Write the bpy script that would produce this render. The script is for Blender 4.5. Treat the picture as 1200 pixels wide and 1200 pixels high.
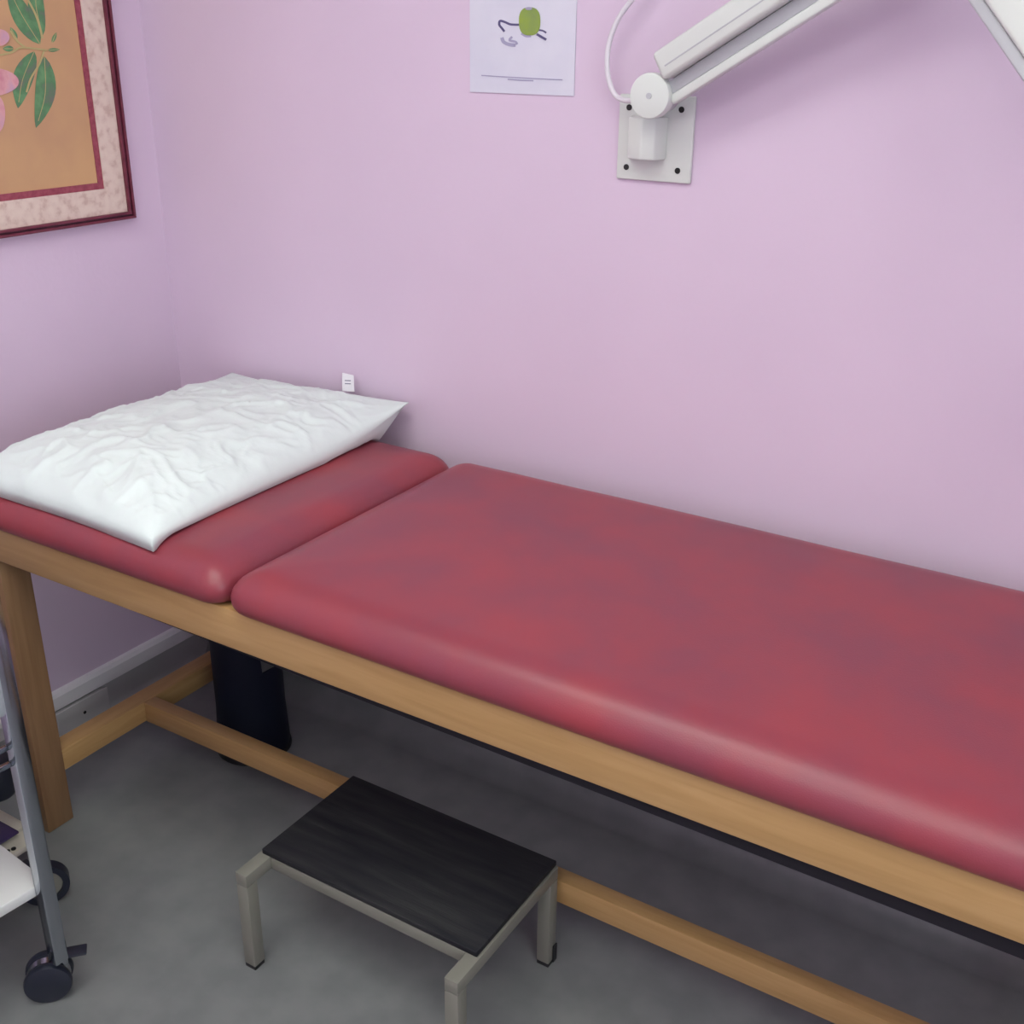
import bpy, bmesh, math, random
from mathutils import Vector, Matrix, noise
for o in list(bpy.data.objects): bpy.data.objects.remove(o)
S = bpy.context.scene
COL = S.collection
rnd = random.Random(7)

# ------------------------------------------------------------------ camera
F_PX, YAW, PITCH, ROLL = 1308.41, 0.5498, -0.4023, 0.0117
CAM = Vector((2.0053, -1.7636, 1.5043))
FWD = Vector((-math.sin(YAW)*math.cos(PITCH), math.cos(YAW)*math.cos(PITCH), math.sin(PITCH)))
_r = Vector((math.cos(YAW), math.sin(YAW), 0)); _u = _r.cross(FWD)
RIGHT = math.cos(ROLL)*_r + math.sin(ROLL)*_u
UP = -math.sin(ROLL)*_r + math.cos(ROLL)*_u
cd = bpy.data.cameras.new('camera'); cam = bpy.data.objects.new('camera', cd); COL.objects.link(cam)
cd.sensor_fit = 'HORIZONTAL'; cd.sensor_width = 36; cd.lens = 36*F_PX/1200; cd.clip_start = .02
m = Matrix((RIGHT, UP, -FWD)).transposed().to_4x4(); m.translation = CAM
cam.matrix_world = m
S.camera = cam

def px(x, y, axis, val):
    """point where the ray through photo pixel (x, y) meets the plane axis = val"""
    d = FWD + (x-600)/F_PX*RIGHT - (y-600)/F_PX*UP
    return CAM + d*((val-CAM[axis])/d[axis])

# ------------------------------------------------------------------ world, exposure
w = bpy.data.worlds.new('world'); S.world = w; w.use_nodes = True
w.node_tree.nodes['Background'].inputs[0].default_value = (.86, .97, 1.0, 1)
w.node_tree.nodes['Background'].inputs[1].default_value = 4.2
# fill daylight comes in by an added window in the right wall (out of view)
WIN = (-2.9, -1.3, .85, 2.15)            # y0, y1, z0, z1
pd = bpy.data.lights.new('added_window_portal', 'AREA'); pd.shape = 'RECTANGLE'; pd.size = WIN[1]-WIN[0]; pd.size_y = WIN[3]-WIN[2]
pd.cycles.is_portal = True
po = bpy.data.objects.new('added_window_portal', pd); COL.objects.link(po)
po.location = (3.29, (WIN[0]+WIN[1])/2, (WIN[2]+WIN[3])/2); po.rotation_euler = (math.radians(90), 0, math.radians(90))
S.view_settings.view_transform = 'Standard'; S.view_settings.look = 'None'
S.view_settings.exposure = 0.0; S.view_settings.gamma = 1; S.view_settings.use_curve_mapping = False
PANEL_STRENGTH = 7.6

# ------------------------------------------------------------------ materials
def lin(c):
    return tuple((v/255/12.92 if v/255 <= .04045 else ((v/255+.055)/1.055)**2.4) for v in c)
def mat(name, col, rough=.5, metal=0, noise_cols=None, nscale=8, ndetail=4, stretch=None, bump=0, bscale=200, spec=.5,
        emit=None, coat=0, ramp=(.35, .65), ndist=0, sheen=0, bstretch=None):
    m = bpy.data.materials.new(name); m.use_nodes = True
    nt = m.node_tree; b = nt.nodes['Principled BSDF']
    b.inputs['Base Color'].default_value = (*col, 1); b.inputs['Roughness'].default_value = rough
    b.inputs['Metallic'].default_value = metal; b.inputs['Specular IOR Level'].default_value = spec
    b.inputs['Coat Weight'].default_value = coat; b.inputs['Coat Roughness'].default_value = .25
    b.inputs['Sheen Weight'].default_value = sheen
    tc = nt.nodes.new('ShaderNodeTexCoord')
    def coords(st):
        mp = nt.nodes.new('ShaderNodeMapping'); nt.links.new(tc.outputs['Object'], mp.inputs[0])
        mp.inputs['Scale'].default_value = st; return mp.outputs[0]
    if noise_cols:
        n = nt.nodes.new('ShaderNodeTexNoise'); n.inputs['Scale'].default_value = nscale
        n.inputs['Detail'].default_value = ndetail; n.inputs['Distortion'].default_value = ndist
        nt.links.new(coords(stretch or (1, 1, 1)), n.inputs['Vector'])
        r = nt.nodes.new('ShaderNodeValToRGB'); nt.links.new(n.outputs[0], r.inputs[0])
        el = r.color_ramp.elements
        el[0].position = ramp[0]; el[1].position = ramp[1]
        cs = noise_cols
        el[0].color = (*cs[0], 1); el[1].color = (*cs[-1], 1)
        for i, c in enumerate(cs[1:-1]):
            e = el.new(ramp[0]+(ramp[1]-ramp[0])*(i+1)/(len(cs)-1)); e.color = (*c, 1)
        nt.links.new(r.outputs[0], b.inputs['Base Color'])
    if bump:
        n2 = nt.nodes.new('ShaderNodeTexNoise'); n2.inputs['Scale'].default_value = bscale; n2.inputs['Detail'].default_value = 3
        nt.links.new(coords(bstretch or (1, 1, 1)), n2.inputs['Vector'])
        bp = nt.nodes.new('ShaderNodeBump'); bp.inputs['Strength'].default_value = bump; bp.inputs['Distance'].default_value = .002
        nt.links.new(n2.outputs[0], bp.inputs['Height']); nt.links.new(bp.outputs[0], b.inputs['Normal'])
    if emit:
        b.inputs['Emission Color'].default_value = (*emit[0], 1); b.inputs['Emission Strength'].default_value = emit[1]
    return m

WALL = mat('lilac_paint', (.60, .45, .62), .6, noise_cols=[(.70, .565, .71), (.725, .585, .73)], nscale=3, bump=.12, bscale=90, spec=.3)
CEIL = mat('ceiling_white', (.8, .8, .78), .8)
FLOOR = mat('grey_vinyl', (.2, .205, .205), .36, noise_cols=[(.19, .197, .20), (.225, .232, .232)], nscale=14, ndetail=8, bump=.04, bscale=300, spec=.5)
GREYSKIRT = mat('grey_skirting', (.50, .505, .51), .5)
SKIRT = mat('skirting_paint', (.84, .81, .84), .45)
VINYL_RED = mat('burgundy_vinyl', (.34, .06, .08), .37, noise_cols=[(.235, .044, .066), (.270, .043, .060), (.305, .042, .055)], nscale=6.5, ndetail=9,
                ramp=(.36, .66), bump=.10, bscale=520, spec=.5)
def wood(name, st, a, b_, c):
    return mat(name, b_, .42, noise_cols=[a, b_, c], nscale=5, ndetail=8, stretch=st, ramp=(.3, .72), bump=.05, bscale=40, bstretch=st, ndist=.6, spec=.4)
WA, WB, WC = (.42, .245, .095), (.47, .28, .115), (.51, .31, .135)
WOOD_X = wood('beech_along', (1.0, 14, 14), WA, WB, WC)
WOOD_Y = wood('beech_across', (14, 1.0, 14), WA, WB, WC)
WOOD_Z_SHADED = wood('beech_upright_shaded', (14, 14, 1.0), (.23, .125, .06), (.265, .15, .073), (.30, .17, .085))  # same beech for the legs, with the shade under the couch put into its colour
BLACK_CLOTH = mat('black_dust_cover', (.012, .010, .016), .9)
PAPER_FABRIC = mat('pillow_nonwoven', (.74, .83, .80), .6, bump=.4, bscale=45, sheen=.1)
TAGW = mat('tag_white', (.88, .86, .9), .7)
INK = mat('ink_grey', (.30, .29, .36), .7)
STEELPAINT = mat('greige_paint', (.21, .205, .172), .42, bump=.03, bscale=200)
RUBBER_TOP = mat('ribbed_rubber', (.018, .018, .021), .6, noise_cols=[(.009, .009, .014), (.02, .02, .023), (.034, .034, .035)], nscale=5, ndetail=8,
                 stretch=(1, 9, 1), ramp=(.3, .75), bump=.3, bscale=60, bstretch=(.4, 6, 1), spec=.3)
RUBBER = mat('black_rubber', (.012, .012, .014), .6)
NAVY = mat('navy_plastic', (.006, .008, .019), .55, spec=.2)
CHROME = mat('chrome', (.46, .49, .54), .16, metal=1)
WHITE_PL = mat('white_laminate', (.78, .79, .77), .4)
CREAM = mat('cream_plastic', (.66, .62, .52), .45)
PURPLE = mat('purple_panel', (.06, .04, .12), .4)
CASTER = mat('caster_plastic', (.014, .017, .03), .38)
ENAMEL = mat('white_enamel', (.70, .735, .70), .32, coat=.2)
ENAMEL2 = mat('grey_enamel', (.50, .51, .54), .35)
DARK = mat('dark_screw', (.01, .01, .01), .5)
CABLE = mat('white_cable', (.74, .71, .76), .4)
PAPER = mat('poster_paper', (.70, .70, .80), .3, noise_cols=[(.66, .66, .77), (.72, .72, .81)], nscale=9, coat=.15)
APPLE = mat('apple_green', (.25, .36, .05), .45, noise_cols=[(.22, .31, .10), (.29, .40, .05)], nscale=30)
VIOLET = mat('violet_ink', (.10, .085, .2), .6)
VIOLET2 = mat('pale_violet_ink', (.38, .36, .52), .6)
BURG = mat('burgundy_frame', (.15, .022, .045), .4, noise_cols=[(.12, .016, .035), (.18, .03, .055)], nscale=40)
BURG2 = mat('dark_burgundy', (.05, .008, .02), .5)
FILLET = mat('red_fillet', (.30, .05, .085), .5, noise_cols=[(.26, .04, .07), (.36, .08, .11)], nscale=90)
MATB = mat('mottled_mount', (.62, .47, .40), .8, noise_cols=[(.60, .44, .37), (.72, .58, .50), (.76, .63, .54)], nscale=60, ndetail=8, ramp=(.33, .62))
OCHRE = mat('ochre_paper', (.6, .36, .18), .7, noise_cols=[(.56, .33, .18), (.63, .385, .19)], nscale=7)
LEAF = mat('painted_leaf', (.10, .23, .10), .7, noise_cols=[(.17, .18, .15), (.10, .24, .11), (.15, .33, .15)], nscale=38, ndetail=5, ramp=(.3, .68))
STEM = mat('painted_stem', (.50, .42, .19), .7)
PETAL = mat('painted_petal', (.70, .33, .38), .7, noise_cols=[(.62, .24, .30), (.72, .38, .40), (.60, .36, .48)], nscale=22)
GLASSY = mat('diffuser', (.9, .9, .9), .6, emit=((.96, 1.0, .92), PANEL_STRENGTH))
PLATE = mat('plate_plastic', (.60, .60, .60), .4)
SOCK = mat('socket_plastic', (.50, .50, .505), .4)

# ------------------------------------------------------------------ helpers
def bm_box(bm, x0, x1, y0, y1, z0, z1, bev=0, seg=2):
    r = bmesh.ops.create_cube(bm, size=1)
    for v in r['verts']:
        v.co = Vector((x0+(v.co.x+.5)*(x1-x0), y0+(v.co.y+.5)*(y1-y0), z0+(v.co.z+.5)*(z1-z0)))
    if bev:
        es = list({e for v in r['verts'] for e in v.link_edges})
        bmesh.ops.bevel(bm, geom=es, offset=bev, segments=seg, affect='EDGES', profile=.5)
def bm_cyl(bm, a, b, r0, r1=None, n=24, bev=0):
    a, b = Vector(a), Vector(b); d = b-a
    q = Vector((0, 0, 1)).rotation_difference(d).to_matrix().to_4x4()
    q.translation = (a+b)/2
    r = bmesh.ops.create_cone(bm, cap_ends=True, segments=n, radius1=r0, radius2=r0 if r1 is None else r1, depth=d.length, matrix=q)
    if bev:
        es = [e for e in {e for v in r['verts'] for e in v.link_edges} if any(len(f.verts) > 4 for f in e.link_faces)]
        bmesh.ops.bevel(bm, geom=es, offset=bev, segments=2, affect='EDGES', profile=.5)
def bm_tube(bm, pts, r, n=10):
    pts = [Vector(p) for p in pts]; rings = []
    for i, p in enumerate(pts):
        t = (pts[min(i+1, len(pts)-1)]-pts[max(i-1, 0)]).normalized()
        a = t.orthogonal().normalized() if i == 0 else (prev - t*prev.dot(t)).normalized()
        prev = a; b = t.cross(a)
        rings.append([bm.verts.new(p+(a*math.cos(2*math.pi*k/n)+b*math.sin(2*math.pi*k/n))*r) for k in range(n)])
    for i in range(len(rings)-1):
        for k in range(n):
            bm.faces.new((rings[i][k], rings[i][(k+1) % n], rings[i+1][(k+1) % n], rings[i+1][k]))
    bm.faces.new(rings[0][::-1]); bm.faces.new(rings[-1])
def bm_prism(bm, poly, extr):
    a = [bm.verts.new(p) for p in poly]; b = [bm.verts.new(Vector(p)+Vector(extr)) for p in poly]
    n = len(poly)
    bm.faces.new(a); bm.faces.new(b[::-1])
    for i in range(n): bm.faces.new((a[i], b[i], b[(i+1) % n], a[(i+1) % n]))
def smooth_pts(pts, k=8):
    pts = [Vector(p) for p in pts]; P = [pts[0]*2-pts[1]]+pts+[pts[-1]*2-pts[-2]]; out = []
    for i in range(1, len(P)-2):
        for j in range(k):
            t = j/k; a, b, c, d = P[i-1:i+3]
            out.append(.5*((2*b)+(c-a)*t+(2*a-5*b+4*c-d)*t*t+(3*b-a-3*c+d)*t**3))
    return out+[pts[-1]]

def obj(name, bm, m, parent=None, smooth=False, kind=None, label=None):
    bmesh.ops.recalc_face_normals(bm, faces=bm.faces)
    org = Vector(parent['_o']) if parent is not None else None
    if org is not None:
        Ri = Matrix.Rotation(0, 3, 'Z')
        for v in bm.verts: v.co = v.co-org
    me = bpy.data.meshes.new(name); bm.to_mesh(me); bm.free()
    me.materials.append(m)
    if smooth:
        me.polygons.foreach_set('use_smooth', [True]*len(me.polygons))
        if smooth != 'all': me.set_sharp_from_angle(angle=math.radians(40))
    o = bpy.data.objects.new(name, me); COL.objects.link(o)
    o['_o'] = (0., 0., 0.) if org is None else tuple(org)
    if parent is not None: o.parent = parent
    if kind: o['kind'] = kind
    if label: o['label'] = label
    return o
def tag(o, label, cat, group=None):
    o['label'] = label; o['category'] = cat
    if group: o['group'] = group
    return o
def thing(name, loc, label, cat, rz=0):
    o = bpy.data.objects.new(name, None); COL.objects.link(o); o.location = loc; o['_o'] = tuple(loc)
    o.empty_display_size = .05; o.rotation_euler.z = rz
    return tag(o, label, cat)
def box(name, m, parent, x0, x1, y0, y1, z0, z1, bev=.002, label=None, kind=None, seg=2):
    bm = bmesh.new(); bm_box(bm, x0, x1, y0, y1, z0, z1, bev, seg)
    return obj(name, bm, m, parent, smooth=bool(bev), label=label, kind=kind)

# ------------------------------------------------------------------ room
RX, RY, RZ = 3.3, -3.1, 2.5
box('floor', FLOOR, None, -.1, RX+.1, RY-.1, .1, -.1, 0, 0, kind='structure')
box('wall_back', WALL, None, -.1, RX+.1, 0, .1, 0, RZ, 0, kind='structure')
box('wall_left', WALL, None, -.1, 0, RY, 0, 0, RZ, 0, kind='structure')
bm = bmesh.new()
for a in ((RY, WIN[0], 0, RZ), (WIN[1], 0, 0, RZ), (WIN[0], WIN[1], 0, WIN[2]), (WIN[0], WIN[1], WIN[3], RZ)):
    bm_box(bm, RX, RX+.1, *a, 0)
obj('wall_right', bm, WALL, None, kind='structure')
bm = bmesh.new()
for a in ((WIN[0], WIN[0]+.05, WIN[2], WIN[3]), (WIN[1]-.05, WIN[1], WIN[2], WIN[3]), (WIN[0]+.05, WIN[1]-.05, WIN[2], WIN[2]+.05),
          (WIN[0]+.05, WIN[1]-.05, WIN[3]-.05, WIN[3]), ((WIN[0]+WIN[1])/2-.025, (WIN[0]+WIN[1])/2+.025, WIN[2]+.05, WIN[3]-.05)):
    bm_box(bm, RX+.03, RX+.07, *a, 0)
obj('added_window_1', bm, SKIRT, None, kind='structure')  # frame of the added window, unseen, opened for fill light
box('wall_front', WALL, None, -.1, RX+.1, RY-.1, RY, 0, RZ, 0, kind='structure')
box('ceiling', CEIL, None, -.1, RX+.1, RY-.1, .1, RZ, RZ+.1, 0, kind='structure')

def cove_profile(R, top, th):
    pts = [(0, 0), (R, 0)]
    for i in range(1, 11):
        a = math.pi/2*i/10
        pts.append((R-(R-th)*math.sin(a), R-R*math.cos(a)))
    pts += [(th, top), (0, top)]
    return [(d, z+.0005) for d, z in pts]
def cove(name, R, along, a0, a1, m=FLOOR):
    bm = bmesh.new()
    pr = cove_profile(R, .0915, .006)
    if along == 'x': bm_prism(bm, [(a0, -d, z) for d, z in pr], (a1-a0, 0, 0))
    else: bm_prism(bm, [(d, a0, z) for d, z in pr], (0, a1-a0, 0))
    return obj(name, bm, m, None, smooth=True, kind='structure')
cove('baseboard_back', .065, 'x', .0, RX)
cove('baseboard_left', .032, 'y', RY, 0, GREYSKIRT)
def strip(name, along, a0, a1):
    pr = [(0, .0915), (.013, .0915), (.013, .122), (.008, .131), (0, .1345)]
    bm = bmesh.new()
    if along == 'x': bm_prism(bm, [(a0, -d, z) for d, z in pr], (a1-a0, 0, 0))
    else: bm_prism(bm, [(d, a0, z) for d, z in pr], (0, a1-a0, 0))
    return obj(name, bm, SKIRT, None, kind='structure')
strip('trim_1', 'x', 0, RX); strip('trim_2', 'y', RY, 0)

# ceiling light panels (out of view, they light the room)
def panel(x0, x1, y0, y1, label):
    t = thing('ceiling_light', ((x0+x1)/2, (y0+y1)/2, RZ-.03), label, 'ceiling light')
    bm = bmesh.new()
    for a in ((x0, x1, y0, y0+.03), (x0, x1, y1-.03, y1), (x0, x0+.03, y0+.03, y1-.03), (x1-.03, x1, y0+.03, y1-.03)):
        bm_box(bm, *a, RZ-.03, RZ, 0)
    obj('frame', bm, ENAMEL, t)
    box('diffuser_panel', GLASSY, t, x0+.03, x1-.03, y0+.03, y1-.03, RZ-.02, RZ-.001, 0)
panel(.45, 1.65, -1.55, -.95, 'long white ceiling light panel above the couch')
panel(1.75, 2.95, -2.10, -1.50, 'long white ceiling light panel nearest the added window')
panel(.65, 1.85, -2.80, -2.20, 'long white ceiling light panel furthest from the couch')

# ------------------------------------------------------------------ examination couch
CX0, CX1, CYF, CYB = .15, 2.13, -.694, -.065
ZB, ZT = .619, .6885
couch = thing('examination_couch', ((CX0+CX1)/2, -.36, 0), 'wooden examination couch with burgundy vinyl top along the lilac wall', 'couch')
box('side_rail', WOOD_X, couch, CX0, CX1, CYF, CYF+.03, ZB, ZT, .0025)
box('side_rail', WOOD_X, couch, CX0, CX1, CYB-.04, CYB-.01, ZB, ZT, .0025)
box('end_rail', WOOD_Y, couch, CX0, CX0+.03, CYF+.0305, CYB-.0405, ZB, ZT, .0025)
box('end_rail', WOOD_Y, couch, CX1-.03, CX1, CYF+.0305, CYB-.0405, ZB, ZT, .0025)
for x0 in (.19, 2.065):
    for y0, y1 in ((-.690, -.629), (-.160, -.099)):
        box('leg', WOOD_Z_SHADED, couch, x0, x0+.0605, y0, y1, 0, ZB-.0005, .003)
for x0 in (.203, 2.07):
    box('cross_rail', WOOD_Y, couch, x0, x0+.045, -.6285, -.1605, .1174, .1655, .0025)
box('stretcher', WOOD_X, couch, .2485, 2.0695, -.418, -.386, .1174, .1655, .0025)
bm = bmesh.new()
bm_prism(bm, [(CX0+.031, CYF+.031, ZT-.002), (CX1-.031, CYF+.031, ZT-.002), (CX1-.031, CYF+.031, .573), (1.2, CYF+.031, .586), (.6, CYF+.031, .594), (CX0+.031, CYF+.031, .612)],
         (0, CYB-.042-CYF-.031, 0))
obj('base_board', bm, BLACK_CLOTH, couch, label='black cloth underside')

def cushion(name, x0, x1, y0, y1, z0, z1, rc, ex, ez, seedv):
    """upholstered pad: rounded-rectangle rings, rolled top edge, slight crown"""
    bm = bmesh.new(); rings = []
    def outline(ins):
        r = max(rc-ins*.6, .012); pts = []
        ax0, ax1, ay0, ay1 = x0+ins, x1-ins, y0+ins, y1-ins
        for cx, cy, a0 in ((ax1-r, ay1-r, 0), (ax0+r, ay1-r, 90), (ax0+r, ay0+r, 180), (ax1-r, ay0+r, 270)):
            for k in range(7):
                a = math.radians(a0+90*k/6); pts.append((cx+r*math.cos(a), cy+r*math.sin(a)))
        out = []
        for i in range(len(pts)):            # subdivide the straight runs
            p, q = Vector(pts[i]), Vector(pts[(i+1) % len(pts)])
            n = 24 if (i % 7 == 6) else 1
            for k in range(n): out.append(p.lerp(q, k/n))
        return out
    zc = z1-ez; hl = zc-z0
    prof = [(.034, z0+.0002)]
    for i in range(0, 7):
        a = math.pi/2*i/7; prof.append((.020*(1-math.sin(a)), zc-hl*math.cos(a)))
    for i in range(0, 13):
        a = math.pi/2*i/12; prof.append((ex*(1-math.cos(a)), zc+ez*math.sin(a)))
    for ins, dz in ((ex+.03, .0015), (ex+.07, .0025), (ex+.12, .003), (ex+.2, .0035)):
        prof.append((ins, z1+dz))
    for ins, z in prof: rings.append([bm.verts.new((p.x, p.y, z)) for p in outline(ins)])
    n = len(rings[0])
    for i in range(len(rings)-1):
        for k in range(n): bm.faces.new((rings[i][k], rings[i][(k+1) % n], rings[i+1][(k+1) % n], rings[i+1][k]))
    bm.faces.new(rings[0][::-1]); bm.faces.new(rings[-1])
    for v in bm.verts:
        h = max(0, min(1, (v.co.z-z0)/.03))
        v.co.z += 0 if v.co.z > z1+.0028 else .0009*h*noise.noise(Vector((v.co.x*7+seedv, v.co.y*7, 0)))
    return obj(name, bm, VINYL_RED, couch, smooth='all')
cushion('mattress', .842, CX1+.006, -.712, -.065, ZT+.0005, .759, .04, .066, .046, 0)
cushion('headrest', CX0-.006, .838, -.712, -.065, ZT+.0005, .759, .04, .066, .046, 9)

# ------------------------------------------------------------------ pillow
pil = thing('pillow', (.44, -.355, .763), 'white disposable covered pillow lying on the couch headrest', 'pillow')
def pillow_mesh():
    bm = bmesh.new(); N, M = 110, 150
    x0, x1, y0, y1 = .195, .690, -.700, -.022
    def ridge(p): return 1-min(1, abs(noise.noise(p))*2.4)
    def pos(u, v, side):
        bx = .030*(1-v*v)*abs(u)**3; by = .026*(1-u*u)*abs(v)**3
        X = (x0+x1)/2+(x1-x0)/2*u*(1-bx)
        Y = (y0+y1)/2+(y1-y0)/2*v*(1-by)
        back = max(0, v)
        seam = .778-.007*max(0, -v)**3+.022*back**2*max(0, .35+.65*u)+.019*back**2+.006*max(0, -u)
        d = max(0, min(1, (Y+.646)/-.066)); e2 = max(0, min(1, (Y+.131)/.066))
        rest = .715+.0475*math.sqrt(1-max(d, e2)**2)+.0012
        fu = max(0, 1-abs(u)**(2.8 if u > 0 else 2.0))**.62
        fv = max(0, 1-abs(v)**(3.4 if v < 0 else 2.1))**(.60 if v < 0 else .8)
        f = fu*fv
        if side > 0:
            h = .071*f
            wr = noise.noise(Vector((u*2.2, v*2.6, 3)))*.006+noise.noise(Vector((u*5, v*6, 7)))*.004
            q = Vector((u*3.0+v*1.0, v*4.4-u*.8, 2)); q += .5*Vector((noise.noise(q), noise.noise(q+Vector((5, 2, 1))), 0))
            wr += .0060*ridge(q)**3+0.0028*ridge(q*2.1+Vector((3, 1, 4)))**3+.0008*ridge(q*4.6)**2
            for cu, cv, ph in ((1, -1, .3), (-1, -1, 1.2), (1, 1, 2.0), (-1, 1, .7)):   # creases fan out of the corners
                du, dv = (u-cu)*.7, (v-cv); r = math.hypot(du, dv)+1e-6
                a = math.atan2(dv*-cv, du*-cu)
                wr += .0060*(1-abs(math.sin(a*6+ph*5+1.5*noise.noise(Vector((u*3, v*3, ph))))))**2*math.exp(-(r-.30)**2/.05)
            for k in range(5):                                                           # folds along the near end
                uc = -.8+.42*k+.1*math.sin(k*7)
                wr += .0055*math.exp(-((u-uc-.25*(v+1))/.035)**2)*math.exp(-((v+.90)/.16)**2)
            z = seam+h+wr*min(1, f*1.8)
        else:
            lo_e = max(rest+.0006, seam-.022*(1-back))
            z = lo_e-max(0, lo_e-max(rest, .748))*min(1, f*5)
            X = .44+(X-.44)*.992; Y = -.36+(Y+.36)*.994
        return Vector((X, Y, z))
    g = {}
    for s in (1, -1):
        for i in range(N+1):
            for j in range(M+1):
                u, v = -1+2*i/N, -1+2*j/M
                u = math.copysign(abs(u)**.8, u); v = math.copysign(abs(v)**.8, v)
                e = i in (0, N) or j in (0, M)
                g[s, i, j] = bm.verts.new(pos(u, v, s))
    for s in (1, -1):
        for i in range(N):
            for j in range(M):
                q = (g[s, i, j], g[s, i+1, j], g[s, i+1, j+1], g[s, i, j+1])
                bm.faces.new(q if s > 0 else q[::-1])
    loop = [(i, 0) for i in range(N)]+[(N, j) for j in range(M)]+[(i, M) for i in range(N, 0, -1)]+[(0, j) for j in range(M, 0, -1)]
    for k in range(len(loop)):
        a, b_ = loop[k], loop[(k+1) % len(loop)]
        bm.faces.new((g[1, a[0], a[1]], g[-1, a[0], a[1]], g[-1, b_[0], b_[1]], g[1, b_[0], b_[1]]))
    return bm
obj('pillow_cover', pillow_mesh(), PAPER_FABRIC, pil, smooth='all')
bm = bmesh.new()
a = px(401, 458, 1, -.03); b = px(415, 459, 1, -.03); c = px(414, 440, 1, -.03); d = px(401, 437, 1, -.03)
bm_prism(bm, [a, b, c, d], (0, .0012, 0))
tg = obj('care_tag', bm, TAGW, pil)
for yy in (446, 449.5):
    bm = bmesh.new()
    bm_prism(bm, [px(404, yy-.7, 1, -.0303), px(411, yy-.4, 1, -.0303), px(411, yy+.9, 1, -.0303), px(404, yy+.6, 1, -.0303)], (0, .0003, 0))
    obj('print_line', bm, INK, tg)

# ------------------------------------------------------------------ step stool
SX0, SX1, SYF, SYB, SH = .842, 1.289, -.676, -.430, .214
st = thing('step_stool', ((SX0+SX1)/2, -.57, 0), 'low step stool with black ribbed top and greige metal frame', 'stool')
box('tread', RUBBER_TOP, st, SX0+.001, SX1-.004, SYF, SYB, SH-.006, SH+.004, .0015, label='black ribbed rubber tread')
T = .025
def frame_side(x0):
    box('side_tube', STEELPAINT, st, x0, x0+T, SYF-.058, SYB, SH-.0065-T, SH-.0065, .002)
    yf = SYF-.058
    for y0, y1 in ((yf, yf+T), (SYB-T, SYB)):
        lg = box('leg', STEELPAINT, st, x0, x0+T, y0, y1, .008, SH-.0066-T, .002)
        box('rubber_foot', RUBBER, lg, x0+.001, x0+T-.001, y0+.001, y1-.001, 0, .0079, .001)
frame_side(SX0-.006); frame_side(SX1-T)
for y0 in (SYF+.0, SYB-.022):
    box('cross_tube', STEELPAINT, st, SX0-.006+T, SX1-T, y0, y0+.022, SH-.0065-.024, SH-.0065, .002)
# dark end strips on the back right leg
box('end_strip', RUBBER, st, SX1, SX1+.003, SYB-.012, SYB, .004, .040, .001)

# ------------------------------------------------------------------ waste bin under the couch
BC = Vector((.382, -.235, 0)); BR = .082
bn = thing('waste_bin', BC, 'dark navy waste bin with notched rim under the couch by the rear leg', 'bin')
def bin_mesh():
    bm = bmesh.new(); n = 160
    fw = (BC-CAM); fw.z = 0; fw.normalize(); ur = Vector((fw.y, -fw.x, 0))
    zl = px(308, 795, 1, -.235).z-.012; zr = px(328, 784, 1, -.20).z-.008
    u0 = (px(308, 790, 1, -.235)-BC).dot(ur)
    def rim(u, q):
        dip = .60*q                      # the opening slopes down towards the wall
        if u < u0-.003: return .33
        lo = max(.03, zl-dip+(zr-zl)*max(0, u-u0)/.036)
        if u < u0: return .33+(lo-.33)*(u-u0+.003)/.003
        return lo
    def radius(z): return BR*(.93+.07*min(1, max(0, 1-z/.12))) if z > .02 else BR*(.96+.04*z/.02)
    rings = []
    K = 14
    for sgn, off in ((1, 0), (-1, .004)):
        seq = range(K+1) if sgn > 0 else range(K, -1, -1)
        for k in seq:
            ring = []
            for i in range(n):
                a = 2*math.pi*i/n; dr = Vector((math.cos(a), math.sin(a), 0))
                u = dr.dot(ur)*BR; top = rim(u, dr.dot(fw)*BR)
                z = top*k/K+(.004 if sgn < 0 and k == 0 else 0)
                ring.append(bm.verts.new(BC+dr*(radius(z)-off)+Vector((0, 0, z))))
            rings.append(ring)
    for i in range(len(rings)-1):
        for k in range(n): bm.faces.new((rings[i][k], rings[i][(k+1) % n], rings[i+1][(k+1) % n], rings[i+1][k]))
    bm.faces.new(rings[0][::-1]); bm.faces.new(rings[-1])
    return bm
obj('bin_body', bin_mesh(), NAVY, bn, smooth=True)
bm = bmesh.new(); bm_cyl(bm, BC+Vector((0, 0, .0005)), BC+Vector((0, 0, .012)), BR*1.03, BR*1.0, 48, .002)
obj('base_ring', bm, RUBBER, bn, smooth=True)

# ------------------------------------------------------------------ socket box on the left skirting
sk = thing('socket_box', (.012, -.41, .02), 'small grey socket box fixed low on the skirting behind the couch leg', 'socket')
box('back_box', SOCK, sk, .0065, .019, -.478, -.345, .030, .087, .002)
box('face_plate', PLATE, sk, .0191, .024, -.482, -.341, .026, .089, .0015)
bm = bmesh.new(); bm_cyl(bm, (.0238, -.41, .057), (.0248, -.41, .057), .004, n=12); obj('screw', bm, DARK, sk)

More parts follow.
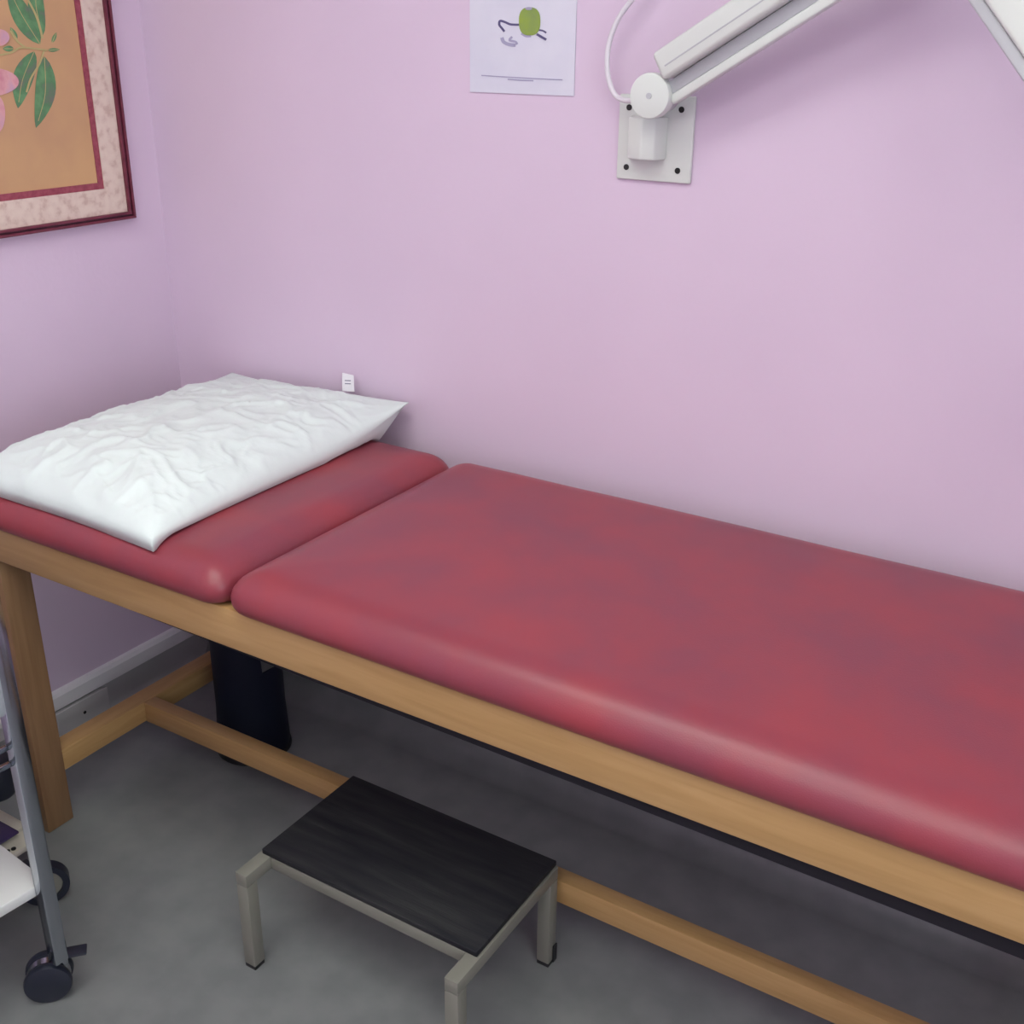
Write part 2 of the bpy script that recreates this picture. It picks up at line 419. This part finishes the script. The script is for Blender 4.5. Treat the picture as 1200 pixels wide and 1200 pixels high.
# ------------------------------------------------------------------ wall lamp with jointed arm
lamp = thing('wall_lamp', (1.194, 0, 1.353), 'white jointed arm examination lamp on a square wall bracket', 'lamp')
pl = box('wall_plate', ENAMEL, lamp, 1.127, 1.2616, -.008, 0, 1.2863, 1.4205, .003)
for x in (1.146, 1.239):
    for z in (1.306, 1.400):
        bm = bmesh.new(); bm_cyl(bm, (x, -.0078, z), (x, -.0092, z), .0048, n=16); obj('screw', bm, DARK, pl)
bm = bmesh.new()
bm_prism(bm, [(1.150, -.0082, 1.322), (1.160, -.036, 1.322), (1.188, -.046, 1.322), (1.208, -.036, 1.322), (1.218, -.0082, 1.322)], (0, 0, .066))
bmesh.ops.recalc_face_normals(bm, faces=bm.faces); bm.normal_update()
bmesh.ops.bevel(bm, geom=bm.edges[:], offset=.003, segments=2, affect='EDGES', profile=.5)
obj('swivel_socket', bm, ENAMEL, lamp, smooth=True)
PV = px(765, 112, 1, -.078)
bm = bmesh.new(); bm_cyl(bm, (1.196, -.030, 1.3885), (1.196, -.030, 1.412), .013); obj('swivel_pin', bm, ENAMEL2, lamp, smooth=True)
bm = bmesh.new(); bm_cyl(bm, PV+Vector((0, .048, 0)), PV+Vector((0, .0105, 0)), .026, bev=.002); obj('joint_hub', bm, ENAMEL2, lamp, smooth=True)
bm = bmesh.new(); bm_cyl(bm, PV+Vector((0, .010, 0)), PV+Vector((0, -.014, 0)), .0335, n=40, bev=.003)
dk = obj('joint_disc', bm, ENAMEL, lamp, smooth=True)
bm = bmesh.new(); bm_cyl(bm, PV+Vector((0, -.0138, 0)), PV+Vector((0, -.0155, 0)), .0045, n=16); obj('pivot_screw', bm, ENAMEL2, dk)
EL = px(1102, -107, 1, -.14)                       # elbow, above the frame
AD = (EL-PV).normalized(); AS = Vector((0, -1, 0)); AS = (AS-AD*AS.dot(AD)).normalized(); AN = AS.cross(AD)
if AN.z < 0: AN = -AN
def arm_box(bm, org, d, s, n, l0, l1, s0, s1, n0, n1, bev):
    r = bmesh.ops.create_cube(bm, size=1)
    for v in r['verts']:
        v.co = org+d*(l0+(v.co.x+.5)*(l1-l0))+s*(s0+(v.co.y+.5)*(s1-s0))+n*(n0+(v.co.z+.5)*(n1-n0))
    bmesh.ops.recalc_face_normals(bm, faces=bm.faces); bm.normal_update()
    bmesh.ops.bevel(bm, geom=list({e for v in r['verts'] for e in v.link_edges}), offset=bev, segments=3, affect='EDGES', profile=.5)
L1 = (EL-PV).length
bm = bmesh.new(); arm_box(bm, PV, AD, AS, AN, .018, L1-.02, -.022, -.002, -.014, .006, .002)
a1 = obj('lower_arm', bm, ENAMEL2, lamp, smooth=True)
bm = bmesh.new(); arm_box(bm, PV, AD, AS, AN, .024, L1-.02, -.020, -.001, -.028, -.0135, .003); obj('arm_rod', bm, ENAMEL, a1, smooth=True)
bm = bmesh.new(); arm_box(bm, PV, AD, AS, AN, .036, L1-.04, -.024, .020, .0065, .050, .007); cv = obj('arm_cover', bm, ENAMEL, a1, smooth=True)
bm = bmesh.new(); arm_box(bm, PV, AD, AS, AN, .050, L1-.06, .0195, .0206, .0225, .0245, .0004); obj('cover_groove', bm, ENAMEL2, a1)
HD = px(1345, 235, 1, -.45)                        # lamp head, right of the frame
bm = bmesh.new(); bm_cyl(bm, EL+Vector((0, .016, 0)), EL+Vector((0, -.03, 0)), .032, n=36, bev=.003); obj('elbow_disc', bm, ENAMEL, lamp, smooth=True)
BD = (HD-EL).normalized(); BS = Vector((0, -1, 0)); BS = (BS-BD*BS.dot(BD)).normalized(); BN = BS.cross(BD)
if BN.x < 0: BN = -BN
L2 = (HD-EL).length
bm = bmesh.new(); arm_box(bm, EL, BD, BS, BN, .02, L2-.01, -.008, .010, -.030, -.016, .003); a2 = obj('upper_arm_rod', bm, ENAMEL2, lamp, smooth=True)
bm = bmesh.new(); arm_box(bm, EL, BD, BS, BN, .02, L2-.01, -.016, .018, -.0155, .030, .006); obj('upper_arm', bm, ENAMEL, lamp, smooth=True)
bm = bmesh.new(); bm_cyl(bm, HD+Vector((.082, 0, -.03)), HD+Vector((.082, 0, .01)), .095, .075, 40, .006)
bm_cyl(bm, HD+Vector((.082, 0, .0102)), HD+Vector((.082, 0, .03)), .04, .02, 24)
obj('lamp_head', bm, ENAMEL, lamp, smooth=True)
bm = bmesh.new()
cp = [px(752, 113, 1, -.062), px(735, 118, 1, -.05), px(720, 110, 1, -.04), px(712, 85, 1, -.035), px(713, 55, 1, -.03), px(723, 25, 1, -.03), px(742, -2, 1, -.03),
      px(775, -40, 1, -.03), px(830, -60, 1, -.05), px(890, -50, 1, -.075), px(925, -28, 1, -.09)]
bm_tube(bm, smooth_pts(cp), .0042, 10); obj('cable', bm, CABLE, lamp, smooth=True)

# ------------------------------------------------------------------ paper notice
PX0, PX1, PZ0 = .8284, 1.0384, 1.4136
no = thing('paper_notice', ((PX0+PX1)/2, 0, PZ0), 'white paper notice with a green apple picture taped to the wall', 'notice')
box('sheet', PAPER, no, PX0, PX1, -.0025, -.0005, PZ0, PZ0+.297, 0)
YP = -.0032
def flat(name, m, parent, pts, axis, val, thick, lab=None):
    bm = bmesh.new(); bm_prism(bm, [px(x, y, axis, val) for x, y in pts], thick)
    return obj(name, bm, m, parent, label=lab)
def ell(cx, cy, rx, ry, n=28, p=2.0):
    return [(cx+rx*math.copysign(abs(math.cos(2*math.pi*k/n))**(2/p), math.cos(2*math.pi*k/n)),
             cy+ry*math.copysign(abs(math.sin(2*math.pi*k/n))**(2/p), math.sin(2*math.pi*k/n))) for k in range(n)]
def stroke(name, m, parent, pts, wd, axis, val, thick):
    q = [Vector((x, y, 0)) for x, y in pts]; q = smooth_pts(q, 5); L, R = [], []
    for i, p in enumerate(q):
        t = (q[min(i+1, len(q)-1)]-q[max(i-1, 0)]).normalized(); n_ = Vector((-t.y, t.x, 0))*wd/2
        L.append(p+n_); R.append(p-n_)
    bm = bmesh.new()
    th = Vector(thick)
    def V(v, o): return bm.verts.new(px(v.x, v.y, axis, val)+o)
    for i in range(len(q)-1):
        A = [V(L[i], th*0), V(L[i+1], th*0), V(R[i+1], th*0), V(R[i], th*0)]
        B = [V(L[i], th), V(L[i+1], th), V(R[i+1], th), V(R[i], th)]
        bm.faces.new(A); bm.faces.new(B[::-1])
        for k in range(4): bm.faces.new((A[k], B[k], B[(k+1) % 4], A[(k+1) % 4]))
    bmesh.ops.remove_doubles(bm, verts=bm.verts, dist=1e-5)
    return obj(name, bm, m, parent)
TH = (0, .0005, 0)
ap = flat('apple_print', APPLE, no, ell(620.5, 25, 12.5, 16.5, 32, 2.6), 1, YP-.0006, TH)
flat('stalk_print', VIOLET2, ap, ell(619.5, 10, 4, 1.8), 1, YP-.0012, TH)
for pts, wd, mm in (([(608, 29), (598, 28.5), (592, 26), (586, 24.5), (585, 29), (588, 33), (591, 37)], 2.6, VIOLET),
                    ([(629, 40), (634, 43), (640, 46.5)], 2.8, VIOLET), ([(630, 35), (636, 36), (640, 38.5)], 2.0, VIOLET),
                    ([(588, 44), (590, 49), (596, 52), (604, 53)], 4.0, VIOLET2), ([(600, 43), (597, 47), (604, 49), (606, 52)], 2.5, VIOLET2),
                    ([(611, 39), (616, 42), (622, 42)], 3, VIOLET2)):
    stroke('drawing_line', mm, no, pts, wd, 1, YP, TH)
stroke('print_line', VIOLET2, no, [(564, 88.3), (590, 90), (625, 92), (659, 93.6)], 1.3, 1, YP, TH)
stroke('print_line', VIOLET2, no, [(595, 93), (610, 94), (625, 94.6)], 1.6, 1, YP-.0003, TH)

# ------------------------------------------------------------------ framed flower picture on the left wall
FY1, FZ0 = -.0912, 1.1361
FW, FH = .55, .74
FY0, FZ1 = FY1-FW, FZ0+FH
fr = thing('framed_picture', (0, (FY0+FY1)/2, FZ0), 'burgundy framed flower picture with mottled beige mount on the left wall', 'picture')
def ring(name, m, o, w_, xa, xb, parent=fr, bev=0):
    y0, y1, z0, z1 = FY0+o, FY1-o, FZ0+o, FZ1-o
    for nm, a in (('bottom', (y0, y1, z0, z0+w_)), ('top', (y0, y1, z1-w_, z1)), ('a', (y0, y0+w_, z0+w_, z1-w_)), ('b', (y1-w_, y1, z0+w_, z1-w_))):
        bm = bmesh.new(); bm_box(bm, xa, xb, *a, bev); obj(name, bm, m, parent)
ring('frame_moulding', BURG, 0, .0055, 0, .022, bev=.001)
ring('frame_moulding', BURG2, .0055, .0035, 0, .017)
ring('frame_moulding', BURG, .009, .0055, 0, .020, bev=.001)
box('backing', OCHRE, fr, .002, .0085, FY0+.07, FY1-.07, FZ0+.06, FZ1-.06, 0, label='ochre art paper')
ring('mount_board', MATB, .0145, .052, .002, .0125)
ring('red_fillet', FILLET, .0665, .013, .003, .0105)
XA = .0087
TX = (.0004, 0, 0)
def leaf(base, tip, wd, lift=0, curve=0):
    b_, t_ = Vector((*base, 0)), Vector((*tip, 0)); ax = t_-b_; nn = Vector((-ax.y, ax.x, 0)).normalized()
    L, R = [], []
    for k in range(13):
        s = k/12; c = b_+ax*s+nn*curve*math.sin(math.pi*s)
        h = wd/2*math.sin(math.pi*s**.85)**.8 if 0 < s < 1 else 0
        L.append(c+nn*h); R.append(c-nn*h)
    poly = L+R[-2:0:-1]
    lf = flat('leaf', LEAF, fr, [(p.x, p.y) for p in poly], 0, XA+lift, TX)
    stroke('leaf_vein', STEM, lf, [(b_.x, b_.y), tuple((b_+ax*.5+nn*curve)[:2]), tuple((b_+ax*.9+nn*curve*.3)[:2])], .7, 0, XA+lift+.0002, TX)
leaf((47, 52), (8, -18), 23, 0, -2)
leaf((50, 42), (44, -30), 19, .0005, -5)
leaf((40, 60), (21, 127), 24, 0, 4)
leaf((52, 66), (42, 150), 24, .0005, -6)
leaf((61, 50), (66, 38), 4.5); leaf((56, 59), (70, 58), 4.5); leaf((16, 57), (3, 57), 7); leaf((20, 46), (12, 32), 6)
for pts in ([(-10, 66), (12, 62), (24, 56), (40, 57), (55, 59)], [(52, 58), (46, 75), (36, 92), (31, 108)], [(50, 45), (42, 18), (30, -5)], [(30, 56), (20, 48), (12, 36)]):
    stroke('stem', STEM, fr, pts, 2.2, 0, XA+.001, TX)
for i, (cx, cy, rx, ry) in enumerate(((-14, 96, 36, 17), (-4, 134, 10, 22), (-30, 110, 24, 40), (-2, 44, 13, 10), (-22, 62, 16, 16), (-40, 90, 20, 26))):
    flat('petal', PETAL, fr, ell(cx, cy, rx, ry), 0, XA+.0012+.0005*i, TX)
# the part of the picture left of the view: mirrored spray of leaves
for base, tip in (((-90, 62), (-128, 2)), ((-92, 70), (-130, 130)), ((-80, 60), (-90, -10)), ((-84, 75), (-95, 150))):
    leaf(base, tip, 24)

# ------------------------------------------------------------------ trolley
TRZ = math.radians(-6)
TO = Vector((.640, -.934, 0))
tr = thing('trolley', TO, 'chrome and white wheeled trolley standing beside the couch head end', 'trolley', TRZ)
def tbox(name, m, x0, x1, y0, y1, z0, z1, bev=.002, parent=tr, label=None):
    bm = bmesh.new(); bm_box(bm, TO.x+x0, TO.x+x1, TO.y+y0, TO.y+y1, z0, z1, bev); return obj(name, bm, m, parent, smooth=bool(bev), label=label)
TW, TD, TT = .44, .42, .80
PW = .024
for x0 in (-PW, -TW):
    for y0 in (-PW, -TD):
        tbox('post', CHROME, x0, x0+PW, y0, y0+PW, .080, TT, .002)
tbox('shelf', WHITE_PL, -TW+.003, -.026, -TD+.003, -.0, .212, .232, .003)
tbox('drawer', WHITE_PL, -TW+PW+.001, -PW-.001, -TD+.001, -.004, .555, .70, .003)
tbox('shelf', WHITE_PL, -TW, 0, -TD, 0, TT, TT+.022, .003)
for z in (.47, .50):
    for x0 in (-PW-.002, -TW+PW-.006):
        tbox('rail', CHROME, x0, x0+.008, -TD+PW, -PW, z, z+.008, .001)
def caster(cx, cy, ang):
    e = bpy.data.objects.new('caster', None); COL.objects.link(e); e.parent = tr
    org = TO+Vector((cx, cy, 0)); e.location = (cx, cy, 0); e['_o'] = tuple(org); e.rotation_euler.z = ang
    R_ = .0385
    for s in (-1, 1):
        bm = bmesh.new(); bm_cyl(bm, org+Vector((.024, s*.007, R_)), org+Vector((.024, s*.024, R_)), R_, R_, 36, .006)
        obj('wheel', bm, CASTER, e, smooth=True)
    bm = bmesh.new(); bm_cyl(bm, org+Vector((.024, -.0065, R_)), org+Vector((.024, .0065, R_)), R_*.92, n=32)
    bm_cyl(bm, org+Vector((0, 0, .06)), org+Vector((0, 0, .0795)), .010, n=16); obj('hood', bm, CHROME, e, smooth=True)
    bm = bmesh.new(); bm_box(bm, org.x-.042, org.x-.008, org.y-.012, org.y+.012, .078, .083, .002); obj('brake_lever', bm, CASTER, e, smooth=True)
for cx, cy, a in ((-.020, -.004, math.radians(234)), (-TW+.012, -.012, .5), (-.012, -TD+.012, 1), (-TW+.012, -TD+.012, 2)):
    caster(cx, cy, a)

# ------------------------------------------------------------------ wheeled equipment base behind the trolley
eb = thing('equipment_stand', (.26, -.83, 0), 'cream wheeled equipment base with purple panel between trolley and couch leg', 'equipment')
box('base_plate', CREAM, eb, .13, .362, -.885, -.765, .088, .102, .005)
box('raised_panel', CREAM, eb, .15, .320, -.872, -.778, .1021, .112, .003)
bm = bmesh.new(); c = px(3, 979, 2, .1125); bm_box(bm, c.x-.045, c.x+.02, c.y-.026, c.y+.022, .1121, .1155, .003); obj('display', bm, PURPLE, eb, smooth=True, label='purple panel')
for q in ((5, 1000), (9, 998), (16, 995)):
    c = px(*q, 2, .1021); bm = bmesh.new(); bm_cyl(bm, (c.x, c.y, .1018), (c.x, c.y, .104), .0045, n=12); obj('button', bm, DARK, eb)
def ring_wheel(c, ang):
    bm = bmesh.new(); ax = Vector((math.cos(ang), math.sin(ang), 0)); tv = Vector((-ax.y, ax.x, 0)); R_ = .043; n = 36
    prof = [(R_, -.011), (R_, .011), (R_-.012, .011), (R_-.012, -.011)]
    rings = [[bm.verts.new(Vector(c)+tv*r*math.cos(t)+Vector((0, 0, r*math.sin(t)))+ax*a) for r, a in prof] for t in [2*math.pi*k/n for k in range(n)]]
    for k in range(n):
        for j in range(4): bm.faces.new((rings[k][j], rings[k][(j+1) % 4], rings[(k+1) % n][(j+1) % 4], rings[(k+1) % n][j]))
    w_ = obj('wheel', bm, CASTER, eb, smooth=True)
    bm = bmesh.new(); bm_cyl(bm, Vector(c)-ax*.006, Vector(c)+ax*.006, R_-.0125, n=32); obj('hub', bm, STEELPAINT, w_, smooth=True)
ring_wheel((.412, -.815, .0432), math.radians(-35)); ring_wheel((.10, -.80, .0432), math.radians(-20))
bm = bmesh.new(); bm_box(bm, .375, .400, -.85, -.82, .05, .0878, .002); obj('fork', bm, CASTER, eb)
bm = bmesh.new(); bm_cyl(bm, (.19, -.80, .1125), (.19, -.80, .40), .012); obj('column', bm, CHROME, eb, smooth=True)
c = px(-6, 910, 1, -.80); bm = bmesh.new(); bm_cyl(bm, (c.x, -.80, c.z-.04), (c.x, -.80, c.z+.04), .034, n=28, bev=.01)
obj('housing', bm, CASTER, eb, smooth=True, label='black rounded housing')

for o in bpy.data.objects:
    if '_o' in o: del o['_o']
